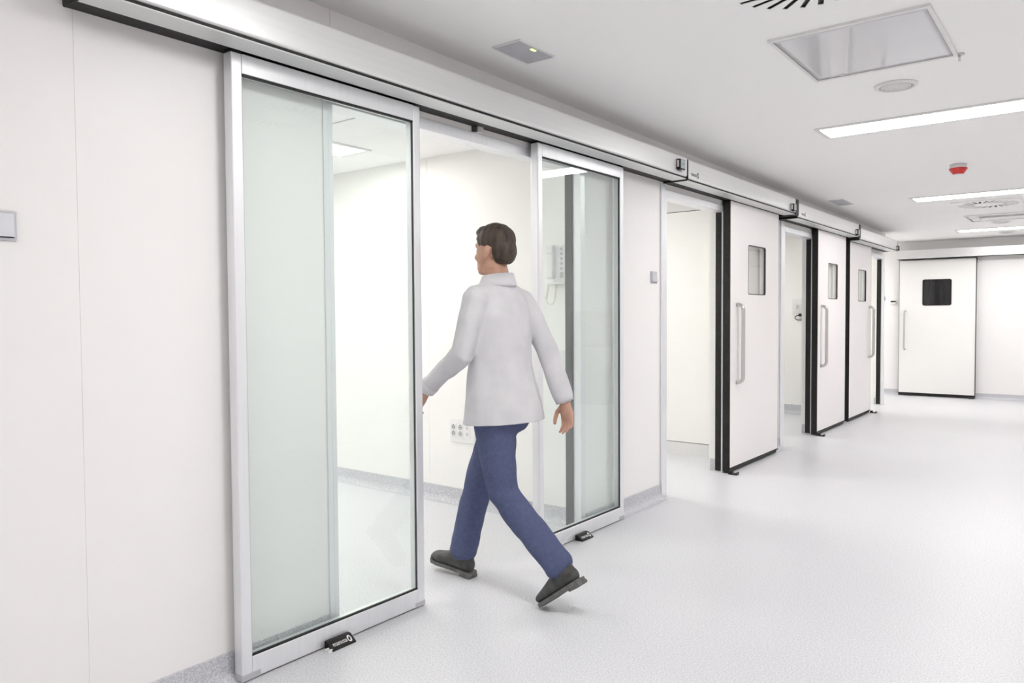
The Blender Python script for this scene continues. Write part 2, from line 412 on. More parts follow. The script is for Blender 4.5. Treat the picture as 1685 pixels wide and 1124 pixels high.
# ------------------------------------------------------------------ door frames
def frame(name, a, b, zin, zout, lw, rw, seal, label, outer_bits=True, proud=0.014):
    """aluminium frame round the opening a..b (clear), seal = (x0,x1) of the rubber strip on the far reveal"""
    t = thing(name, (0, (a + b) / 2, 0), label, 'door frame', kind='structure')
    obj('jamb', bx(-WT + 0.03, proud * 0.5, a - lw * 0.5, a, 0, zout, bev=0.002, seg=1), MALU, t)
    obj('jamb_cover', bx(0.0, proud, a - lw, a - lw * 0.5, 0, zout + 0.045 if outer_bits else zout, bev=0.002, seg=1), MALU, t)
    obj('jamb', bx(seal[0] - 0.004, proud * 0.7, b, b + rw, 0, zout, bev=0.002, seg=1), MALU, t)
    obj('seal', bx(seal[0], seal[1], b - 0.010, b, 0.012, zin - 0.004, bev=0.002, seg=1), MBLK if outer_bits else MDARK, t)
    obj('head', bx(-WT + 0.03, proud * 0.6, a, b, zin, zout, bev=0.002, seg=1), MALU, t)
    return t
f1 = frame('trim_1', 1.994, 3.82, 2.148, 2.199, 0.05, 0.05, (-0.101, -0.049), 'aluminium frame around the wide glass-door opening', False, 0.006)
obj('hanger_bracket', bx(0.0, 0.018, 2.848, 2.868, 2.199, 2.228), MDARK, f1)
obj('hanger_bracket', bx(0.0, 0.026, 2.868, 2.908, 2.199, 2.228), MALU, f1)
frame('trim_2', 4.945, 5.945, 2.127, 2.178, 0.094, 0.05, (-0.0515, -0.0046), 'aluminium frame of the first solid sliding door opening')
frame('trim_3', 7.47, 8.385, 2.092, 2.142, 0.13, 0.045, (-0.068, -0.018), 'aluminium frame of the second solid sliding door opening')
frame('trim_4', 10.78, 11.64, 2.052, 2.10, 0.10, 0.05, (-0.077, -0.022), 'aluminium frame of the doorway nearest the corridor end')

# ------------------------------------------------------------------ overhead door operators
def rail(y0, y1, zb, label, cap0, cap1, logo=None):
    t = thing('door_operator', (0.0, (y0 + y1) / 2, zb), label, 'door operator', 'aluminium door operator boxes along the wall')
    zt = zb + 0.142
    obj('housing', bx(0.001, 0.186, y0 + 0.004, y1 - 0.004, zb - 0.001, zt - 0.008), MBLK, t)
    r = 0.012
    pts = [(0.001, zt - 0.008), (0.001, zt)]
    for i in range(6):
        a = math.radians(90 - 90 * i / 5); pts.append((0.194 - r + r * math.cos(a), zt - r + r * math.sin(a)))
    for i in range(6):
        a = math.radians(-90 * i / 5); pts.append((0.194 - r + r * math.cos(a), zb + 0.009 + r + r * math.sin(a)))
    pts += [(0.180, zb + 0.009), (0.180, zt - 0.008)]
    obj('front_cover', prism(B(), pts, 'y', y0, y1), MRAIL, t, smooth=False)
    obj('bottom_profile', bx(0.083, 0.189, y0, y1, zb - 0.006, zb - 0.001, bev=0.002, seg=1), MRAILB, t)
    for c, s in ((cap0, 0), (cap1, 1)):
        if not c: continue
        ya, yb = (y0 - c, y0) if s == 0 else (y1, y1 + c)
        lo = 0.012 if c > 0.05 else 0.0065
        out = rrect(0.001, 0.1965, zb - lo, zt + 0.0, 0.014)
        obj('end_cap', prism(B(), out, 'y', ya, yb), MBLK, t)
    if logo:
        brand_print(t, (0.1945, logo, zb + 0.048), (0, 1, 0), (0, 0, 1), 0.125, MTXTB, 0.030)
    return t
rail(1.00, 4.868, 2.227, 'long silver operator box above the glass sliding doors', 0.006, 0)
rail(4.884, 7.185, 2.219, 'silver operator box above the first solid door, beside the glass doors', 0.010, 0.085, 4.935)
rail(7.275, 9.475, 2.190, 'silver operator box above the second solid door', 0, 0.085, 7.36)
rail(9.565, 11.60, 2.154, 'silver operator box at the far end of the door row', 0, 0.006)
et = thing('door_operator', (0.9, 13.2, 2.13), 'pale operator box above the closed door on the end wall', 'door operator', 'aluminium door operator boxes along the wall')
obj('housing', bx(-0.115, 2.6, 13.10, 13.299, 2.132, 2.255), MBLK, et)
obj('front_cover', bx(-0.127, 2.6, 13.085, 13.10, 2.129, 2.262, bev=0.004), MRAIL, et)
obj('top_cover', bx(-0.127, 2.6, 13.10, 13.299, 2.255, 2.262), MRAIL, et)
obj('end_cap', bx(-0.127, -0.115, 13.10, 13.299, 2.129, 2.255), MRAIL, et)

def sensor(y, z, w, h, label):
    t = thing('motion_sensor', (0.194, y, z), label, 'sensor', 'door motion sensors')
    obj('case', bx(0.1945, 0.223, y, y + w, z, z + h, bev=0.005), MBLK, t)
    obj('lens', bx(0.223, 0.2248, y + w * 0.08, y + w * 0.94, z + h * 0.10, z + h * 0.93, bev=0.0008, seg=1), MSENS, t)
    obj('status_mark', bx(0.2248, 0.2254, y + w * 0.36, y + w * 0.62, z + h * 0.42, z + h * 0.60), MLEDG, t)
    obj('side_window', bx(0.199, 0.213, y - 0.0008, y + 0.001, z + h * 0.22, z + h * 0.86), MTXTW, t)
    obj('foot', bx(0.200, 0.219, y + w * 0.4, y + w * 0.9, z - 0.006, z), MSILV, t)
sensor(4.704, 2.264, 0.078, 0.070, 'black motion sensor with green mark above the glass doors')
sensor(7.047, 2.232, 0.070, 0.066, 'black motion sensor above the first solid door')
sensor(9.335, 2.192, 0.068, 0.068, 'black motion sensor above the second solid door')
sensor(11.515, 2.155, 0.066, 0.062, 'black motion sensor at the far end of the door row')

# ------------------------------------------------------------------ glass sliding doors
def glass_leaf(name, y0, y1, label):
    t = thing(name, (0.045, (y0 + y1) / 2, 0.004), label, 'door', kind='structure')
    xa, xb = 0.022, 0.070; zb, zt = 0.006, 2.218; sw = 0.042
    gb, gt = 0.084, 2.150
    obj('stile', bx(xa, xb, y0, y0 + sw, zb, zt, bev=0.004), MALU, t)
    obj('stile', bx(xa, xb, y1 - sw, y1, zb, zt, bev=0.004), MALU, t)
    obj('bottom_rail', bx(xa, xb, y0 + sw, y1 - sw, zb, gb, bev=0.0015, seg=1), MALU, t)
    obj('top_rail', bx(xa, xb, y0 + sw, y1 - sw, gt, zt, bev=0.0015, seg=1), MALU, t)
    obj('gasket', bx(0.056, xb - 0.003, y0 + sw, y1 - sw, gt - 0.008, gt), MBLK, t)
    obj('gasket', bx(0.056, xb - 0.003, y0 + sw, y1 - sw, gb, gb + 0.006), MBLK, t)
    obj('gasket', bx(0.056, xb - 0.005, y0 + sw, y0 + sw + 0.003, gb, gt), MVENT, t)
    obj('gasket', bx(0.056, xb - 0.005, y1 - sw - 0.003, y1 - sw, gb, gt), MDARK, t)
    obj('glass_pane', bx(0.048, 0.056, y0 + sw, y1 - sw, gb, gt), MGLASS, t)
    obj('brush_seal', bx(xa + 0.012, xb - 0.012, y0 + 0.01, y1 - 0.01, 0.001, zb), MBLK, t)
    for s in (0, 1):
        ya, yb = (y0 - 0.002, y0 + 0.075) if s == 0 else (y1 - 0.06, y1 + 0.002)
        obj('end_cap', bx(xa + 0.004, xb + 0.0015, ya, yb, 0.004, 0.028, bev=0.002, seg=1), MVENT, t)
        ym = y0 + 0.02 if s == 0 else y1 - 0.03
        obj('roller_clip', bx(xa + 0.01, xb + 0.002, ym - 0.02, ym + 0.02, zt, zt + 0.007), MBLK, t)
    return t
glass_leaf('door_1', 1.503, 2.421, 'clear glass sliding leaf in aluminium frame nearest the wall switch plate')
glass_leaf('door_2', 3.303, 4.217, 'clear glass sliding leaf in aluminium frame behind the walking person')

# ------------------------------------------------------------------ solid sliding doors
def solid_leaf(name, y0, y1, zt, win, handle_y, label, flip=False):
    t = thing(name, (0.041, (y0 + y1) / 2, 0.0), label, 'door', kind='structure')
    xa, xb = 0.014, 0.070; zb = 0.044
    wy0, wy1, wz0, wz1 = win
    body = cut(bx(xa, xb, y0, y1 - 0.004, zb, zt, bev=0.001, seg=1), prism(B(), rrect(wy0, wy1, wz0, wz1, 0.022), 'x', -0.05, 0.15))
    obj('panel', body, MDOOR, t)
    obj('edge_seal', bx(xa - 0.004, xb - 0.001, y0 - 0.014, y0, 0.010, zt, bev=0.003), MBLK, t)
    obj('edge_trim', bx(xa, xb + 0.0005, y1 - 0.004, y1, 0.03, zt), MDARK, t)
    prof = [(y0, 0.012), (y1 - 0.045, 0.012), (y1 - 0.004, zb), (y0, zb)]
    obj('bottom_seal', prism(B(), prof, 'x', xa + 0.006, xb - 0.002), MBLK, t)
    wf = obj('window_frame', ring_prism(B(), rrect(wy0, wy1, wz0, wz1, 0.022), rrect(wy0 + 0.007, wy1 - 0.007, wz0 + 0.007, wz1 - 0.007, 0.018), 'x', xb - 0.014, xb + 0.001), MDARK, t)
    obj('pane', prism(B(), rrect(wy0 + 0.006, wy1 - 0.006, wz0 + 0.006, wz1 - 0.006, 0.018), 'x', 0.054, 0.060), MPANE, wf)
    h0, h1 = 0.735, 1.375; xo = 0.125; r = 0.016; rc = 0.045
    pts = [(xb, handle_y, h0)]
    for i in range(7):
        a = math.radians(-90 + 90 * i / 6); pts.append((xo - rc + rc * math.cos(a), handle_y, h0 + rc + rc * math.sin(a)))
    for i in range(7):
        a = math.radians(90 * i / 6); pts.append((xo - rc + rc * math.cos(a), handle_y, h1 - rc + rc * math.sin(a)))
    pts.append((xb, handle_y, h1))
    obj('handle', tube(B(), pts, r, 14), MSTEEL, t, smooth=True)
    return t
solid_leaf('door_3', 5.952, 7.100, 2.212, (6.335, 6.757, 1.462, 1.884), 6.085, 'white solid sliding door pushed open next to the glass doors')
solid_leaf('door_4', 8.335, 9.420, 2.183, (8.705, 9.075, 1.455, 1.850), 8.46, 'white solid sliding door between the other two solid leaves')
solid_leaf('door_5', 9.610, 10.650, 2.147, (9.99, 10.385, 1.443, 1.836), 10.560, 'white solid sliding door with its handle at the edge towards the corridor end')

# end-wall door
ed = thing('door_6', (0.42, 13.25, 0.0), 'closed white door with dark window on the end wall', 'door', kind='structure')
xa, xb = -0.099, 0.946
body = cut(bx(xa + 0.004, xb - 0.006, 13.225, 13.285, 0.05, 2.112, bev=0.001, seg=1), prism(B(), rrect(0.228, 0.624, 1.407, 1.811, 0.03), 'y', 13.0, 13.26))
obj('panel', body, MENDDOOR, ed)
obj('edge_trim', bx(xa, xa + 0.004, 13.223, 13.285, 0.03, 2.112), MDARK, ed)
obj('edge_trim', bx(xb - 0.006, xb, 13.220, 13.285, 0.01, 2.112), MDARK, ed)
obj('edge_trim', bx(xa, xb, 13.222, 13.285, 2.112, 2.118), MDARK, ed)
obj('bottom_seal', bx(xa + 0.002, xb - 0.002, 13.230, 13.28, 0.008, 0.05), MBLK, ed)
wf = obj('window_frame', ring_prism(B(), rrect(0.228, 0.624, 1.407, 1.811, 0.03), rrect(0.240, 0.612, 1.419, 1.799, 0.022), 'y', 13.221, 13.259), MBLK, ed)
obj('pane', prism(B(), rrect(0.239, 0.613, 1.418, 1.800, 0.022), 'y', 13.232, 13.238), MDGLASS, wf)
pts = [(-0.014, 13.225, 0.725), (-0.014, 13.18, 0.727), (-0.014, 13.165, 0.74), (-0.014, 13.162, 0.76), (-0.014, 13.162, 1.29), (-0.014, 13.165, 1.31), (-0.014, 13.18, 1.323), (-0.014, 13.225, 1.325)]
obj('handle', tube(B(), pts, 0.012, 12), MSTEEL, ed, smooth=True)
obj('guide_foot', bx(0.86, 0.94, 13.195, 13.23, 0.001, 0.02, bev=0.003), MDARK, ed)
obj('hinge_pin', tube(B(), [(0.955, 13.26, 2.045), (0.967, 13.235, 2.055), (0.967, 13.235, 2.085), (0.955, 13.26, 2.095)], 0.006, 8), MSILV, ed)

# floor guides
def guide_plate(y, label, ln=0.115):
    t = thing('floor_guide', (0.10, y + ln / 2, 0.0), label, 'door guide', 'black floor guides under the sliding doors')
    prof = [(0.072, 0.0005), (0.122, 0.0005), (0.122, 0.006), (0.088, 0.030), (0.072, 0.030)]
    obj('wedge', prism(B(), prof, 'y', y, y + ln), MBLK, t)
    n = Vector((0.024, 0, 0.034)).normalized(); up = Vector((-0.034, 0, 0.024)).normalized()
    o0 = Vector((0.105, y + 0.012, 0.018)) + n * 0.0006
    brand_print(t, o0, (0, 1, 0), up, ln * 0.82, MTXTW, 0.022)
    return t
g = guide_plate(1.862, 'black floor guide with white lettering under the glass leaf nearest the switch plate')
bm = B()
for dx in (-0.012, 0.006): box(bm, 0.105 + dx, 0.112 + dx, 1.845, 1.865, 0.0005, 0.010)
obj('anchor_clip', bm, MWHT, g)
guide_plate(3.650, 'black floor guide with white lettering under the glass leaf behind the person')
def guide_hook(y, label, d=1):
    t = thing('floor_guide', (0.10, y, 0.0), label, 'door guide', 'black floor guides under the sliding doors')
    obj('block', bx(0.073, 0.100, y, y + d * 0.055 if d > 0 else y + 0.055, 0.0005, 0.032, bev=0.006), MBLK, t)
    obj('tongue', bx(0.095, 0.148, y - 0.004, y + 0.05, 0.0005, 0.010, bev=0.003), MBLK, t)
    obj('lip', bx(0.136, 0.148, y + 0.0, y + 0.05, 0.010, 0.022, bev=0.003), MDARK, t)
guide_hook(5.90, 'small black floor guide at the open solid door beside the glass doors')
guide_hook(8.31, 'small black floor guide at the middle solid door')
guide_hook(10.63, 'small black floor guide at the solid door nearest the corridor end')

# ------------------------------------------------------------------ wall fittings
def switch_plate(x, y, z, w, h, label, name='wall_switch', group='silver wall switches'):
    t = thing(name, (x, y, z), label, 'switch', group)
    obj('plate', bx(x + 0.0003, x + 0.007, y, y + w, z, z + h, bev=0.003), MSILV, t)
    # rocker: slanted face, deeper at its lower edge
    p = [(x + 0.007, z + h - 0.008), (x + 0.010, z + h - 0.008), (x + 0.015, z + 0.011), (x + 0.007, z + 0.011)]
    obj('rocker', prism(B(), p, 'y', y + 0.009, y + w - 0.009), MSILV, t)
    obj('shadow_gap', bx(x + 0.0071, x + 0.008, y + 0.008, y + w - 0.008, z + 0.008, z + 0.0108), MDARK, t)
switch_plate(0.0, 0.766, 1.520, 0.090, 0.084, 'silver rocker switch at the picture edge beside the panel joint')
switch_plate(0.0, 4.706, 1.512, 0.090, 0.084, 'silver rocker switch between the glass doors and the first solid doorway')

t = thing('wall_controller', (-0.2, Y1, 1.49), 'small black and white controller on the end wall beside the closed door', 'controller')
obj('case', bx(-0.232, -0.150, 13.270, 13.2995, 1.442, 1.492, bev=0.004), MWHT, t)
obj('display', bx(-0.228, -0.156, 13.267, 13.271, 1.468, 1.490), MBLK, t)
t = thing('door_contact', (0.0, 11.70, 1.50), 'tiny grey contact button on the corner beside the end doorway', 'button')
obj('body', bx(0.0003, 0.012, 11.715, 11.745, 1.47, 1.53, bev=0.003), MVENT, t)
obj('cap', bx(0.012, 0.016, 11.720, 11.740, 1.485, 1.515, bev=0.001, seg=1), MSILV, t)

# socket panel in the glass-door room, on the wall y = 3.90 facing -y
YW = 3.8997
t = thing('socket_panel', (-1.0, YW, 0.51), 'white multi-socket panel low on the wall behind the person', 'socket')
plate = bx(-1.119, -0.893, YW - 0.011, YW, 0.428, 0.590, bev=0.003)
obj('frame', plate, MWHT, t)
for i, cx in enumerate((-1.083, -1.020, -0.957)):
    m = obj('module', bx(cx - 0.024, cx + 0.024, YW - 0.0135, YW - 0.010, 0.462, 0.556, bev=0.001, seg=1), MWHT, t)
    if i < 2:
        for cz in (0.531, 0.487):
            so = obj('socket', ring_prism(B(), [(cx + 0.021 * math.cos(a * math.pi / 10), cz + 0.021 * math.sin(a * math.pi / 10)) for a in range(20)],
                     [(cx + 0.018 * math.cos(a * math.pi / 10), cz + 0.018 * math.sin(a * math.pi / 10)) for a in range(20)], 'y', YW - 0.0155, YW - 0.0135), MWHT, m)
            obj('socket_well', prism(B(), [(cx + 0.018 * math.cos(a * math.pi / 10), cz + 0.018 * math.sin(a * math.pi / 10)) for a in range(20)], 'y', YW - 0.0142, YW - 0.0136), MHOLE, m)
            for dx in (-0.008, 0.008): obj('pin_hole', lathe(B(), [(0.0028, YW - 0.0148), (0.0028, YW - 0.0142)], 'y', 8, (cx + dx, 0, cz)), MBLK, m)
            obj('earth_clip', bx(cx - 0.004, cx + 0.004, YW - 0.0155, YW - 0.0142, cz + 0.014, cz + 0.019), MDARK, m)
    else:
        for cz in (0.530, 0.488):
            obj('data_port', bx(cx - 0.010, cx + 0.010, YW - 0.0155, YW - 0.0135, cz - 0.013, cz + 0.013), MWHT2, m)
            obj('port_hole', bx(cx - 0.006, cx + 0.004, YW - 0.016, YW - 0.0154, cz - 0.006, cz + 0.006), MHOLE, m)
            obj('indicator', bx(cx - 0.006, cx - 0.002, YW - 0.016, YW - 0.0154, cz + 0.008, cz + 0.011), MDARK, m)
# wall phone
t = thing('wall_phone', (-0.2, YW, 1.6), 'white wall phone with coiled cream cord inside the glass-door room', 'phone')
obj('base', bx(-0.225, -0.132, YW - 0.040, YW, 1.500, 1.728, bev=0.006), MWHT, t)
h = B(); box(h, -0.258, -0.206, YW - 0.062, YW - 0.030, 1.520, 1.730, bev=0.010)
hs = obj('handset', h, MWHT, t)
obj('earpiece', bx(-0.256, -0.208, YW - 0.070, YW - 0.060, 1.676, 1.724, bev=0.004), MWHT, hs)
obj('mouthpiece', bx(-0.256, -0.208, YW - 0.070, YW - 0.060, 1.528, 1.576, bev=0.004), MWHT, hs)
obj('tray', bx(-0.262, -0.130, YW - 0.055, YW, 1.488, 1.502, bev=0.003), MWHT, t)
for k in range(5): obj('key', bx(-0.166, -0.150, YW - 0.044, YW - 0.040, 1.575 + 0.03 * k, 1.591 + 0.03 * k, bev=0.001, seg=1), MVENT, t)
obj('speaker_slot', bx(-0.170, -0.146, YW - 0.0415, YW - 0.0395, 1.525, 1.56), MHOLE, t)
base = []
for i in range(161):
    s = i / 160
    if s < 0.45: u = s / 0.45; c = Vector((-0.262 - 0.018 * u, YW - 0.030, 1.485 - 0.085 * u))
    elif s < 0.65: a = math.pi * (s - 0.45) / 0.20; c = Vector((-0.248 - 0.032 * math.cos(a), YW - 0.030, 1.400 - 0.036 * math.sin(a)))
    else: u = (s - 0.65) / 0.35; c = Vector((-0.216 + 0.012 * u, YW - 0.028, 1.400 + 0.088 * u))
    w = 2 * math.pi * 26 * s
    base.append(c + Vector((0.006 * math.cos(w), 0.006 * math.sin(w), 0)))
obj('coiled_cord', tube(B(), base, 0.0018, 6), MCREAM, t, smooth=True)
t = thing('room_switch', (-0.2, YW, 1.04), 'white switch below the wall phone in the glass-door room', 'switch')
obj('plate', bx(-0.240, -0.152, YW - 0.008, YW, 0.998, 1.088, bev=0.003), MWHT, t)
obj('rocker', bx(-0.228, -0.164, YW - 0.012, YW - 0.008, 1.012, 1.076, bev=0.002), MWHT, t)
# call point in the second room
t = thing('call_point', (-0.67, 10.0, 1.35), 'white call panel with black cable loop inside the second solid doorway', 'call panel')
obj('plate', bx(-0.725, -0.560, 9.985, 9.9995, 1.30, 1.492, bev=0.003), MWHT, t)
obj('inner_plate', bx(-0.700, -0.585, 9.978, 9.986, 1.315, 1.43, bev=0.003), MWHT2, t)
obj('hook', tube(B(), [(-0.655, 9.978, 1.395), (-0.655, 9.955, 1.39), (-0.655, 9.945, 1.37), (-0.655, 9.955, 1.355)], 0.006, 8), MVENT, t, smooth=True)
pts = [(-0.62 + 0.062 * math.cos(a), 9.965, 1.245 + 0.032 * math.sin(a)) for a in [math.pi * 2 * k / 30 for k in range(31)]]
obj('cable_loop', tube(B(), pts, 0.005, 8), MBLK, t, smooth=True)
obj('plug', bx(-0.64, -0.575, 9.955, 9.985, 1.262, 1.292, bev=0.006), MBLK, t)

# ------------------------------------------------------------------ ceiling fittings (local: z = 0 is the ceiling face, down is negative)
def citem(name, x, y, label, cat, group=None):
    return thing(name, (x, y, zc(y)), label, cat, group, rot=CROT)

def strip_light(x0, x1, y, label, w=0.30):
    cx = (x0 + x1) / 2; hl = (x1 - x0) / 2; hw = w / 2
    t = citem('ceiling_light', cx, y, label, 'ceiling light', 'recessed corridor strip lights')
    o = [(-hl, -hw), (hl, -hw), (hl, hw), (-hl, hw)]; i = [(-hl + 0.030, -hw + 0.024), (hl - 0.03, -hw + 0.024), (hl - 0.03, hw - 0.024), (-hl + 0.03, hw - 0.024)]
    obj('frame', ring_prism(B(), o, i, 'z', -0.010, -0.0005), MWHT2, t, local=True)
    obj('diffuser', bx(-hl + 0.030, hl - 0.030, -hw + 0.024, hw - 0.024, -0.004, -0.001), MLIGHT, t, local=True)
strip_light(0.957, 2.21, 5.27, 'long recessed strip light closest to the glossy access panel')
strip_light(0.885, 2.14, 8.70, 'long recessed strip light between the red detector and the far air diffuser')
strip_light(0.828, 2.08, 12.06, 'long recessed strip light closest to the end wall')
strip_light(0.957, 2.21, 1.86, 'long recessed strip light overhead near the camera')
strip_light(0.957, 2.21, -1.55, 'long recessed strip light behind the camera')
strip_light(-2.3, -1.05, 12.55, 'long recessed strip light in the side passage')

def diffuser(x, y, label, ns=26, half=0.307):
    t = citem('air_diffuser', x, y, label, 'air diffuser', 'square swirl air diffusers')
    T0 = Matrix.Translation((0.277 - 0.0728, -0.0181, 0)) @ Matrix.Rotation(math.radians(14), 4, 'Z')
    cutter = B(); slots = [math.radians(136.18 + 360 * k / ns) for k in range(ns)]
    for a in slots:
        b2 = bx(-0.075, 0.075, -0.0105, 0.0105, -0.05, 0.05); bmesh.ops.transform(b2, matrix=Matrix.Rotation(a, 4, 'Z') @ T0, verts=b2.verts)
        me = mesh_of(b2); cutter.from_mesh(me)
    plate = cut(bx(-half, half, -half, half, -0.010, -0.007), cutter)
    obj('face_plate', plate, MCEILW, t, local=True)
    obj('rim', ring_prism(B(), [(-half, -half), (half, -half), (half, half), (-half, half)], [(-half + .012, -half + .012), (half - .012, -half + .012), (half - .012, half - .012), (-half + .012, half - .012)], 'z', -0.007, -0.0005), MCEILW, t, local=True)
    obj('plenum', bx(-half + .012, half - .012, -half + .012, half - .012, -0.002, -0.0005), MBLK, t, local=True)
    vme = mesh_of(bx(-0.073, 0.073, 0.003, 0.0095, -0.0006, 0.0006), 'vane')
    for a in slots:
        v = link('vane', vme, MDARK, t)
        v.matrix_local = Matrix.Translation((0, 0, -0.0052)) @ Matrix.Rotation(a, 4, 'Z') @ T0
    return t
diffuser(1.588, 2.845, 'white swirl air diffuser cut by the top picture edge beside the access panel')
diffuser(1.47, 9.47, 'white swirl air diffuser beyond the second strip light')

def access_panel(x0, x1, y0, y1, label):
    cx, cy = (x0 + x1) / 2, (y0 + y1) / 2; hx, hy = (x1 - x0) / 2, (y1 - y0) / 2
    t = citem('access_panel', cx, cy, label, 'access panel', 'ceiling access panels')
    o = [(-hx, -hy), (hx, -hy), (hx, hy), (-hx, hy)]; i = [(-hx + .016, -hy + .022), (hx - .016, -hy + .022), (hx - .016, hy - .022), (-hx + .016, hy - .022)]
    obj('frame', ring_prism(B(), o, i, 'z', -0.010, -0.0005), MWHT2, t, local=True)
    obj('joint', bx(-hx + .016, hx - .016, -hy + .022, hy - .022, -0.003, -0.0005), MDARK, t, local=True)
    bm = B(); nx, ny = 22, 22; X0, X1, YA, YB = -hx + .0185, hx - .0185, -hy + .0245, hy - .0245
    vs = [[bm.verts.new((X0 + (X1 - X0) * i / nx, YA + (YB - YA) * j / ny,
            -0.0075 - 0.0012 * math.sin(math.pi * i / nx) * math.sin(math.pi * j / ny) * (1 + 0.8 * math.sin(9.0 * i / nx + 2.2 * j / ny)))) for j in range(ny + 1)] for i in range(nx + 1)]
    for i in range(nx):
        for j in range(ny): bm.faces.new((vs[i][j], vs[i][j + 1], vs[i + 1][j + 1], vs[i + 1][j]))
    ex = bmesh.ops.extrude_face_region(bm, geom=list(bm.faces))
    for v in [g for g in ex['geom'] if isinstance(g, bmesh.types.BMVert)]: v.co.z = -0.0035
    obj('cover', bm, MGLOSSW, t, smooth=True, local=True)
    obj('lock', lathe(B(), [(0.012, -0.0075), (0.012, -0.010), (0.006, -0.011), (0, -0.011)], 'z', 16, (-hx + 0.14, hy - 0.05, 0)), MSILV, t, local=True)
    return t
access_panel(1.262, 1.902, 3.392, 4.115, 'glossy white access panel between the near diffuser and the round speaker')
p2 = access_panel(1.13, 1.77, 10.39, 11.02, 'pale access panel beyond the far swirl diffuser')
obj('hatch_box', bx(-0.18, 0.30, -0.12, 0.14, -0.022, -0.009, bev=0.003), MWHT2, p2, local=True)

t = citem('sprinkler', 1.907, 4.118, 'small steel sprinkler head at the corner of the glossy access panel', 'sprinkler')
obj('escutcheon', lathe(B(), [(0.022, -0.0005), (0.021, -0.004), (0.011, -0.007), (0.005, -0.007)], 'z', 24), MSTEEL, t, True, True)
obj('body', lathe(B(), [(0.006, -0.006), (0.006, -0.016), (0.0045, -0.018), (0.0045, -0.030)], 'z', 16), MSTEEL, t, True, True)
obj('deflector', lathe(B(), [(0.003, -0.030), (0.0065, -0.031), (0.0065, -0.032), (0, -0.0325)], 'z', 16), MSTEEL, t, False, True)

def speaker(x, y, label, r=0.105):
    t = citem('ceiling_speaker', x, y, label, 'speaker', 'round ceiling speakers')
    obj('bezel', lathe(B(), [(r, -0.0005), (r, -0.005), (r - 0.008, -0.011), (r * 0.80, -0.012), (r * 0.78, -0.008)], 'z', 40), MWHT2, t, True, True)
    obj('grille', lathe(B(), [(r * 0.80, -0.0085), (r * 0.6, -0.011), (r * 0.3, -0.0125), (0, -0.013)], 'z', 40), MWHT2, t, True, True)
    bm = B()
    for ring in range(1, 7):
        R = r * 0.115 * ring
        for k in range(6 * ring):
            a = 2 * math.pi * k / (6 * ring)
            z = -0.0135 + 0.004 * (R / r) ** 2
            lathe(bm, [(0.0022, z - 0.0003), (0.0022, z + 0.001)], 'z', 6, (R * math.cos(a), R * math.sin(a), 0))
    tag(obj('perforations', bm, MHOLE, t, False, True), kind='stuff')
speaker(1.573, 4.448, 'round white speaker grille between the access panel and the first strip light')
speaker(1.42, 11.30, 'round white speaker far down the corridor before the last strip light')
speaker(1.384, 12.60, 'round white speaker between the last strip light and the end wall')

t = citem('smoke_detector', 1.525, 6.98, 'red and white fire detector on the ceiling', 'detector')
obj('base', lathe(B(), [(0.060, -0.0005), (0.060, -0.030), (0.056, -0.034)], 'z', 32), MWHT2, t, True, True)
obj('lens', lathe(B(), [(0.066, -0.032), (0.066, -0.036), (0.040, -0.072), (0.034, -0.077), (0, -0.078)], 'z', 32), MRED, t, False, True)
obj('lower_cap', lathe(B(), [(0.033, -0.0772), (0.030, -0.081), (0, -0.082)], 'z', 24), MWHT, t, True, True)

def emergency(x0, x1, y0, y1, label, led=True):
    cx, cy = (x0 + x1) / 2, (y0 + y1) / 2; hx, hy = (x1 - x0) / 2, (y1 - y0) / 2
    t = citem('emergency_light', cx, cy, label, 'emergency light', 'recessed emergency lights')
    o = rrect(-hx - 0.006, hx + 0.006, -hy - 0.006, hy + 0.006, 0.006); i = rrect(-hx, hx, -hy, hy, 0.004)
    obj('frame', ring_prism(B(), o, i, 'z', -0.007, -0.0005), MWHT2, t, local=True)
    obj('cover', prism(B(), rrect(-hx, hx, -hy, hy, 0.004), 'z', -0.005, -0.0005), MEMER, t, local=True)
    if led: obj('led', bx(hx * 0.62, hx * 0.78, -0.016, 0.016, -0.0062, -0.0048), MGREEN, t, local=True)
emergency(0.250, 0.402, 2.712, 2.974, 'grey recessed emergency light with green dot above the glass doors')
emergency(0.20, 0.345, 8.20, 8.62, 'grey recessed emergency light above the second solid door', False)

# panels in the rooms
def room_light(x0, x1, y0, y1, label, z=2.41, name='room_light'):
    t = thing(name, ((x0 + x1) / 2, (y0 + y1) / 2, z), label, 'ceiling light', 'square panel lights in the side rooms')
    hx, hy = (x1 - x0) / 2, (y1 - y0) / 2
    o = [(-hx, -hy), (hx, -hy), (hx, hy), (-hx, hy)]; i = [(-hx + .03, -hy + .03), (hx - .03, -hy + .03), (hx - .03, hy - .03), (-hx + .03, hy - .03)]
    obj('frame', ring_prism(B(), o, i, 'z', -0.010, -0.0005), MWHT2, t, local=True)
    obj('diffuser', bx(-hx + .03, hx - .03, -hy + .03, hy - .03, -0.004, -0.001), MLIGHT if False else MLIGHTR, t, local=True)
room_light(-1.74, -1.42, 2.84, 3.47, 'bright panel light seen through the glass leaf')
room_light(-1.74, -1.42, 0.84, 1.47, 'panel light in the glass-door room behind the wall')
room_light(-3.74, -3.42, 2.84, 3.47, 'panel light deep in the glass-door room')
room_light(-3.74, -3.42, 0.84, 1.47, 'panel light in the far corner of the glass-door room')
room_light(-1.87, -1.28, 4.93, 5.52, 'panel light in the first solid-door room')
room_light(-1.85, -1.3, 8.35, 8.9, 'panel light in the second solid-door room')
room_light(-1.9, -1.3, 10.6, 11.2, 'panel light in the third solid-door room')
t = thing('ceiling_hatch', (-1.0, 3.16, 2.41), 'square ceiling hatch beside the panel light in the glass-door room', 'access panel')
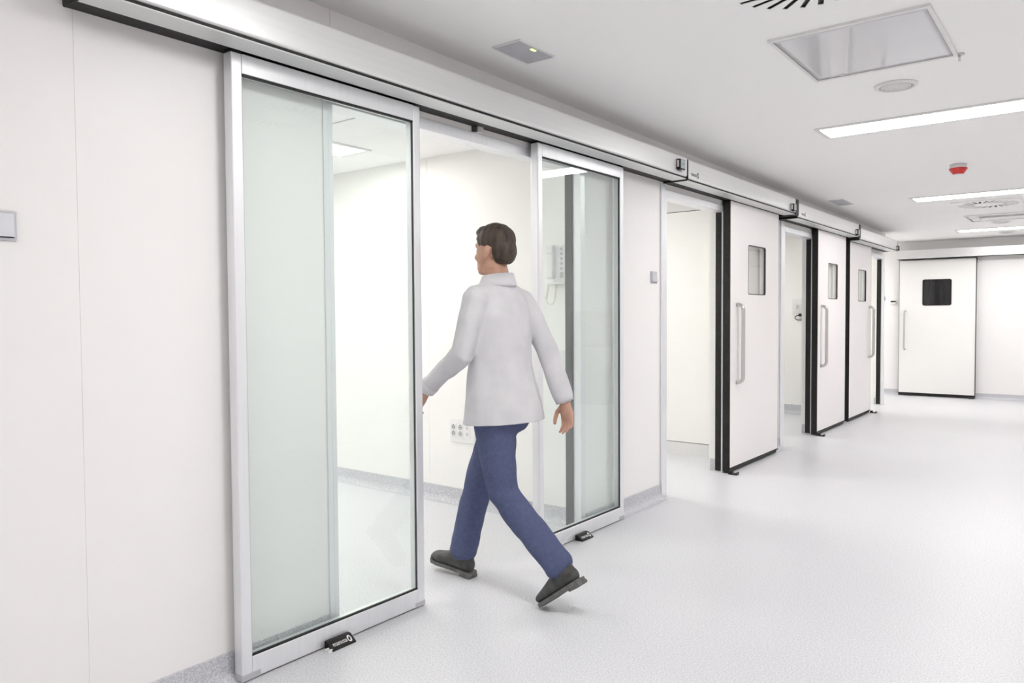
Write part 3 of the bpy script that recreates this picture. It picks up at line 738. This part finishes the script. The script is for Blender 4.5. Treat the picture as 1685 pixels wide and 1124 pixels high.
obj('tile', bx(-1.295, -0.70, 2.86, 3.458, 2.404, 2.4095, bev=0.001, seg=1), MCEIL, t)
obj('joint', ring_prism(B(), [(-1.299, 2.856), (-0.696, 2.856), (-0.696, 3.462), (-1.299, 3.462)], [(-1.296, 2.859), (-0.699, 2.859), (-0.699, 3.459), (-1.296, 3.459)], 'z', 2.4065, 2.4097), MVENT, t)

# ------------------------------------------------------------------ scrub sink on the opposite wall (seen mirrored in the glass)
t = thing('scrub_sink', (XR - 0.25, 9.75, 0.0), 'steel scrub sink with two taps mirrored faintly in the glass leaf', 'sink')
bm = cut(bx(XR - 0.50, XR - 0.001, 9.15, 10.75, 0.50, 0.84, bev=0.01), bx(XR - 0.46, XR - 0.06, 9.20, 10.70, 0.62, 0.95))
obj('trough', bm, MSTEEL, t)
obj('pedestal', bx(XR - 0.42, XR - 0.001, 9.35, 9.95, 0.0, 0.50, bev=0.005), MVENT, t)
obj('splashback', bx(XR - 0.02, XR - 0.001, 9.15, 10.75, 0.84, 1.35, bev=0.003), MSTEEL, t)
for y in (9.50, 10.42):
    tb = obj('tap_block', bx(XR - 0.10, XR - 0.02, y - 0.07, y + 0.07, 1.05, 1.18, bev=0.006), MVENT, t)
    pts = [(XR - 0.09, y + 0.02, 1.17)] + [(XR - 0.09 - 0.11 * (1 - math.cos(a)), y + 0.02 + 0.09 * (1 - math.cos(a)), 1.17 + 0.12 * math.sin(a)) for a in [math.pi * k / 12 for k in range(1, 10)]]
    obj('spout', tube(B(), pts, 0.012, 10), MSTEEL, tb, smooth=True)

# ------------------------------------------------------------------ the walking person (local: +x forward, +y left; turned to walk into the room)
PO = (0.228, 2.77, 0.0)
person_rot = (0, 0, math.pi)
def loft(bm, rings, n=26):
    """rings: (centre, half-width vector a, half-width vector b); closed, rounded ends"""
    rr = []
    c0, a0, b0 = [Vector(v) for v in rings[0]]; c1, a1, b1 = [Vector(v) for v in rings[-1]]
    d0 = (c0 - Vector(rings[1][0])).normalized(); d1 = (c1 - Vector(rings[-2][0])).normalized()
    ext = []
    for k in (2, 1):
        a = math.radians(30 * k); ext.append((c0 + d0 * min(a0.length, b0.length) * 0.6 * math.sin(a), a0 * math.cos(a), b0 * math.cos(a)))
    full = ext + [tuple(Vector(v) for v in r) for r in rings]
    for k in (1, 2):
        a = math.radians(30 * k); full.append((c1 + d1 * min(a1.length, b1.length) * 0.6 * math.sin(a), a1 * math.cos(a), b1 * math.cos(a)))
    for c, a, b in full: rr.append([bm.verts.new(c + a * math.cos(2 * math.pi * k / n) + b * math.sin(2 * math.pi * k / n)) for k in range(n)])
    for p, q in zip(rr, rr[1:]):
        for k in range(n): bm.faces.new((p[k], p[(k + 1) % n], q[(k + 1) % n], q[k]))
    bm.faces.new(rr[0][::-1]); bm.faces.new(rr[-1])

def limb(bm, pts, radii, n=20):
    rings = []
    P = [Vector(p) for p in pts]
    for i, p in enumerate(P):
        t = (P[min(i + 1, len(P) - 1)] - P[max(i - 1, 0)]).normalized()
        up = Vector((0, 1, 0)) if abs(t.y) < 0.8 else Vector((1, 0, 0))
        a = (up - t * up.dot(t)).normalized(); b = t.cross(a)
        r = radii[i]; ra, rb = r if isinstance(r, tuple) else (r, r)
        rings.append((p, a * ra, b * rb))
    loft(bm, rings, n)

def ell(bm, c, r, rot=None, n=3):
    ret = bmesh.ops.create_icosphere(bm, subdivisions=n, radius=1.0)
    M4 = Matrix.Translation(c) @ (rot.to_4x4() if rot else Matrix.Identity(4)) @ Matrix.Diagonal((*r, 1))
    bmesh.ops.transform(bm, matrix=M4, verts=ret['verts'])

def Z(z, x, a, b): return ((x, 0, z), (a, 0, 0), (0, b, 0))
# joints
SHL, ELL_, WRL = Vector((0.0, 0.166, 1.378)), Vector((0.035, 0.222, 1.13)), Vector((0.258, 0.215, 0.965))
SHR, ELR, WRR = Vector((0.0, -0.166, 1.378)), Vector((-0.115, -0.222, 1.14)), Vector((-0.212, -0.228, 0.895))
HPL, KNL, ANL = Vector((-0.02, 0.085, 0.90)), Vector((-0.075, 0.075, 0.49)), Vector((-0.362, 0.055, 0.212))
HPR, KNR, ANR = Vector((0.0, -0.085, 0.90)), Vector((0.178, -0.065, 0.515)), Vector((0.275, -0.045, 0.1372))

def hand(bm, wrist, d, palm, thumb_dir):
    """palm block and five separately bent fingers; d along the hand, palm = the way the palm faces"""
    d = Vector(d).normalized(); palm = Vector(palm); palm = (palm - d * palm.dot(d)).normalized()
    side = Vector(thumb_dir); side = (side - d * side.dot(d) - palm * side.dot(palm)).normalized()
    loft(bm, [(wrist, side * 0.027, palm * 0.020), (wrist + d * 0.03, side * 0.034, palm * 0.017), (wrist + d * 0.065, side * 0.041, palm * 0.015), (wrist + d * 0.092, side * 0.040, palm * 0.012)], 18)
    for off, ln, r in ((0.031, 0.070, 0.0088), (0.0105, 0.080, 0.0092), (-0.0105, 0.074, 0.0088), (-0.031, 0.058, 0.0078)):
        p = wrist + d * 0.088 + side * off * 0.97
        dirs = []
        for k, ang in enumerate((14, 38, 58)):
            a = math.radians(ang); dirs.append(d * math.cos(a) + palm * math.sin(a) + side * off * 1.6)
        q = [p - d * 0.02, p]
        for k, f in enumerate((0.45, 0.32, 0.25)): q.append(q[-1] + dirs[k].normalized() * ln * f)
        limb(bm, q, [r * 1.05, r * 1.05, r, r * 0.93, r * 0.8], 10)
    p = wrist + d * 0.028 + side * 0.026
    q = [p, p + (side * 0.75 + d * 0.6 + palm * 0.25).normalized() * 0.036]
    q.append(q[-1] + (side * 0.25 + d * 0.9 + palm * 0.35).normalized() * 0.032)
    q.append(q[-1] + (d * 0.95 + palm * 0.45 - side * 0.05).normalized() * 0.026)
    limb(bm, q, [0.0135, 0.0115, 0.0105, 0.0085], 10)

body = B()
loft(body, [Z(0.84, -0.015, 0.105, 0.155), Z(0.95, -0.015, 0.105, 0.160), Z(1.08, -0.01, 0.09, 0.135), Z(1.25, 0.0, 0.105, 0.15), Z(1.37, 0.0, 0.085, 0.14), Z(1.42, 0.0, 0.058, 0.08)])
limb(body, [(-0.005, 0, 1.40), (0.005, 0, 1.47), (0.028, 0, 1.545)], [0.066, 0.056, 0.056])
for a, b, c in ((SHL, ELL_, WRL), (SHR, ELR, WRR)): limb(body, [a, a.lerp(b, 0.5), b, b.lerp(c, 0.35), c], [0.046, 0.042, 0.037, 0.036, 0.026])
for a, b, c in ((HPL, KNL, ANL), (HPR, KNR, ANR)): limb(body, [a, a.lerp(b, 0.5), b, b.lerp(c, 0.3), c], [0.085, 0.07, 0.052, 0.052, 0.036])
HX = 0.0
ell(body, (HX + 0.020, 0, 1.635), (0.096, 0.076, 0.088))          # cranium
ell(body, (HX + 0.055, 0, 1.580), (0.066, 0.062, 0.078))          # face
ell(body, (HX + 0.070, 0, 1.525), (0.048, 0.047, 0.038))          # jaw
ell(body, (HX + 0.101, 0, 1.507), (0.018, 0.022, 0.016))          # chin
ell(body, (HX + 0.098, 0, 1.625), (0.022, 0.048, 0.014))          # brow
ell(body, (HX + 0.128, 0, 1.576), (0.018, 0.0135, 0.017))         # nose tip
limb(body, [(HX + 0.112, 0, 1.615), (HX + 0.130, 0, 1.580)], [0.009, 0.011], 10)
ell(body, (HX + 0.112, 0, 1.541), (0.012, 0.023, 0.006)); ell(body, (HX + 0.110, 0, 1.531), (0.011, 0.020, 0.006))   # lips
for s in (1, -1):
    ell(body, (HX + 0.010, s * 0.078, 1.588), (0.019, 0.008, 0.032), Matrix.Rotation(-0.25, 3, 'Y'))
    ell(body, (HX + 0.075, s * 0.042, 1.570), (0.030, 0.020, 0.022))
    ell(body, (HX + 0.013, s * 0.083, 1.596), (0.014, 0.007, 0.020))
hand(body, WRL + Vector((0, 0, 0)), (0.62, -0.04, -0.72), (-0.25, -0.95, -0.1), (0.75, 0, 0.65))
hand(body, WRR, (-0.22, 0.03, -0.97), (0.15, 0.98, 0.0), (0.97, 0, -0.1))
body_me = remesh(body, 0.0042, 5, 0.5)
person = link('person', body_me, MSKIN, None, True)
person.location = PO; person.rotation_euler = person_rot
ORG[person.name] = Vector(PO)
tag(person, 'person in white coat, navy trousers and dark boots striding through the glass doors', 'person')
def wear(name, bm, m, voxel=0.006, sm=8, disp=None, parent=None):
    return link(name, remesh(bm, voxel, sm, 0.5, disp), m, parent or person, True)

# coat
c = B()
loft(c, [Z(0.66, -0.020, 0.190, 0.214), Z(0.78, -0.020, 0.184, 0.210), Z(0.88, -0.020, 0.170, 0.202), Z(0.98, -0.014, 0.146, 0.186), Z(1.08, -0.008, 0.128, 0.170), Z(1.20, -0.002, 0.128, 0.174), Z(1.30, -0.002, 0.120, 0.176), Z(1.37, -0.002, 0.100, 0.160), Z(1.415, 0.0, 0.080, 0.118), Z(1.455, 0.003, 0.066, 0.074)], 36)
for s_, (a, b, w) in ((1, (SHL, ELL_, WRL)), (-1, (SHR, ELR, WRR))):
    d = (w - b).normalized()
    limb(c, [(0.0, s_ * 0.045, 1.425), (0.0, s_ * 0.10, 1.398), a], [0.046, 0.052, 0.058])
    limb(c, [a, a.lerp(b, 0.33), a.lerp(b, 0.7), b, b.lerp(w, 0.5), w - d * 0.012], [0.062, 0.061, 0.056, 0.054, 0.050, 0.043])
coat_me = remesh(c, 0.0065, 6, 0.5, (0.010, 8.0, 0.38))
cb = B(); cb.from_mesh(coat_me)
bmesh.ops.bisect_plane(cb, geom=cb.verts[:] + cb.edges[:] + cb.faces[:], plane_co=(0, 0, 0.805), plane_no=(0.06, 0, 1), clear_inner=True)
bmesh.ops.holes_fill(cb, edges=[e for e in cb.edges if e.is_boundary], sides=0)
coat_me = bpy.data.meshes.new('coat'); cb.to_mesh(coat_me); cb.free()
coat = link('coat', coat_me, MCOAT, person, True)
col = B()
n = 30; rr = []
for k in range(n):
    a = 2 * math.pi * k / n; cx, cy = 0.006 + 0.069 * math.cos(a), 0.070 * math.sin(a); lift = 0.018 * (1 - math.cos(a)) * 0.5
    rr.append([(cx * 1.02, cy * 1.02, 1.435), (cx, cy, 1.474 + lift), (cx * 1.07 - 0.001, cy * 1.07, 1.478 + lift), (cx * 1.30, cy * 1.30, 1.440 + lift * 0.3), (cx * 1.25, cy * 1.25, 1.432)])
rings = [[col.verts.new(p) for p in q] for q in rr]
for k in range(n):
    q, w = rings[k], rings[(k + 1) % n]
    for i in range(5): col.faces.new((q[i], q[(i + 1) % 5], w[(i + 1) % 5], w[i]))
obj('collar', col, MCOAT, coat, True, True)
for a, w in ((ELL_, WRL), (ELR, WRR)):
    d = (w - a).normalized(); cu = B(); tube(cu, [w - d * 0.030, w - d * 0.028, w + d * 0.006, w + d * 0.008], [0.042, 0.0455, 0.045, 0.042], 24)
    obj('cuff', cu, MCOAT, coat, True, True)
pk = B(); fr = [(1.43, 0.079), (1.37, 0.099), (1.30, 0.120), (1.20, 0.128), (1.08, 0.122), (0.98, 0.134), (0.88, 0.152), (0.81, 0.163)]
pv = [[pk.verts.new((x + dx, y, z)) for dx, y in ((0.008, -0.022), (0.011, 0.0), (0.008, 0.022), (-0.03, 0.022), (-0.03, -0.022))] for z, x in fr]
for q, w in zip(pv, pv[1:]):
    for i in range(5): pk.faces.new((q[i], q[(i + 1) % 5], w[(i + 1) % 5], w[i]))
pk.faces.new(pv[0]); pk.faces.new(pv[-1][::-1])
obj('placket', pk, MCOAT, coat, True, True)
for z, x in ((1.33, 0.124), (1.20, 0.140), (1.07, 0.136), (0.95, 0.152)):
    obj('button', lathe(B(), [(0.008, x - 0.006), (0.008, x - 0.001), (0, x)], 'x', 14, (0, 0, z)), MWHT, coat, True, True)
# trousers
c = B()
loft(c, [Z(0.80, -0.012, 0.110, 0.165), Z(0.90, -0.015, 0.118, 0.165), Z(1.00, -0.012, 0.105, 0.150)], 30)
for a, b, w in ((HPL, KNL, ANL), (HPR, KNR, ANR)):
    d = (w - b).normalized()
    limb(c, [a, a.lerp(b, 0.5), b, b.lerp(w, 0.4), w - d * 0.02, w + d * 0.015], [0.100, 0.088, 0.074, 0.071, 0.066, 0.068])
wear('trousers', c, MJEAN, 0.0065, 6, (0.006, 11.0, 0.7))
# boots
def boot(ank, yaw, pitch, pivot):
    """heel-up pitch in degrees about the given local pivot (x along the foot from the heel)"""
    M4 = Matrix.Translation(ank) @ Matrix.Rotation(math.radians(yaw), 4, 'Z') @ Matrix.Rotation(math.radians(pitch), 4, 'Y')
    # foot space: heel at x = -0.075, toe at x = 0.205, sole bottom z = -0.115, ankle at the origin
    up = B()
    loft(up, [((-0.050, 0, -0.070), (0, 0.034, 0), (0, 0, 0.036)), ((-0.015, 0, -0.062), (0, 0.039, 0), (0, 0, 0.045)), ((0.06, 0, -0.066), (0, 0.041, 0), (0, 0, 0.040)),
              ((0.125, 0, -0.078), (0, 0.049, 0), (0, 0, 0.029)), ((0.172, 0, -0.083), (0, 0.044, 0), (0, 0, 0.022))], 24)
    limb(up, [(-0.012, 0, -0.075), (-0.012, 0, -0.025), (-0.012, 0, 0.010)], [(0.041, 0.056), (0.041, 0.050), (0.042, 0.047)])
    me = remesh(up, 0.005, 6); me.transform(M4)
    bt = link('boot', me, MBOOT, person, True)
    so = B(); pts = [(-0.080, -0.022), (-0.070, -0.033), (-0.03, -0.036), (0.05, -0.035), (0.125, -0.047), (0.170, -0.042), (0.190, -0.026), (0.195, 0.0)]
    pts = pts + [(x, -y) for x, y in pts[::-1][1:]]
    prism(so, pts, 'z', -0.116, -0.099); box(so, -0.078, -0.008, -0.033, 0.033, -0.128, -0.112, bev=0.004)
    bmesh.ops.transform(so, matrix=M4, verts=so.verts)
    obj('sole', so, MSOLE, bt, False, True)
boot(ANL + Vector((0.0, 0, 0.0)), -2, 37, 0)
boot(ANR + Vector((0, 0, 0.0)), 2, -7, 0)
# hair
c = B()
ell(c, (HX + 0.016, 0, 1.645), (0.099, 0.081, 0.087))
ell(c, (HX - 0.030, 0, 1.600), (0.058, 0.070, 0.070))
ell(c, (HX + 0.060, 0, 1.690), (0.058, 0.060, 0.032))
cutb = B(); ell(cutb, (HX + 0.118, 0, 1.560), (0.088, 0.120, 0.096)); hb = cut(c, cutb) if False else c
hair_me = remesh(c, 0.005, 4, 0.5, (0.004, 38.0, 0.5))
hb = B(); hb.from_mesh(hair_me)
kill = [v for v in hb.verts if (v.co.x > HX + 0.085 and v.co.z < 1.652) or (v.co.x > HX + 0.028 and v.co.z < 1.618) or (abs(v.co.y) > 0.05 and v.co.x > HX - 0.012 and v.co.z < 1.612) or v.co.z < 1.535]
bmesh.ops.delete(hb, geom=kill, context='VERTS')
me = bpy.data.meshes.new('hair'); hb.to_mesh(me); hb.free()
link('hair', me, MHAIR, person, True)
for s in (1, -1):
    e = B(); ell(e, (HX + 0.0955, s * 0.031, 1.604), (0.012, 0.0125, 0.0095)); eo = obj('eye', e, MEYE, person, True, True)
    e = B(); ell(e, (HX + 0.1045, s * 0.031, 1.604), (0.0045, 0.006, 0.006)); obj('iris', e, MIRIS, eo, True, True)
    e = B(); limb(e, [(HX + 0.1175, s * 0.013, 1.629), (HX + 0.1125, s * 0.030, 1.634), (HX + 0.100, s * 0.044, 1.629)], [0.0028, 0.0032, 0.002], 8); obj('eyebrow', e, MHAIR, person, True, True)
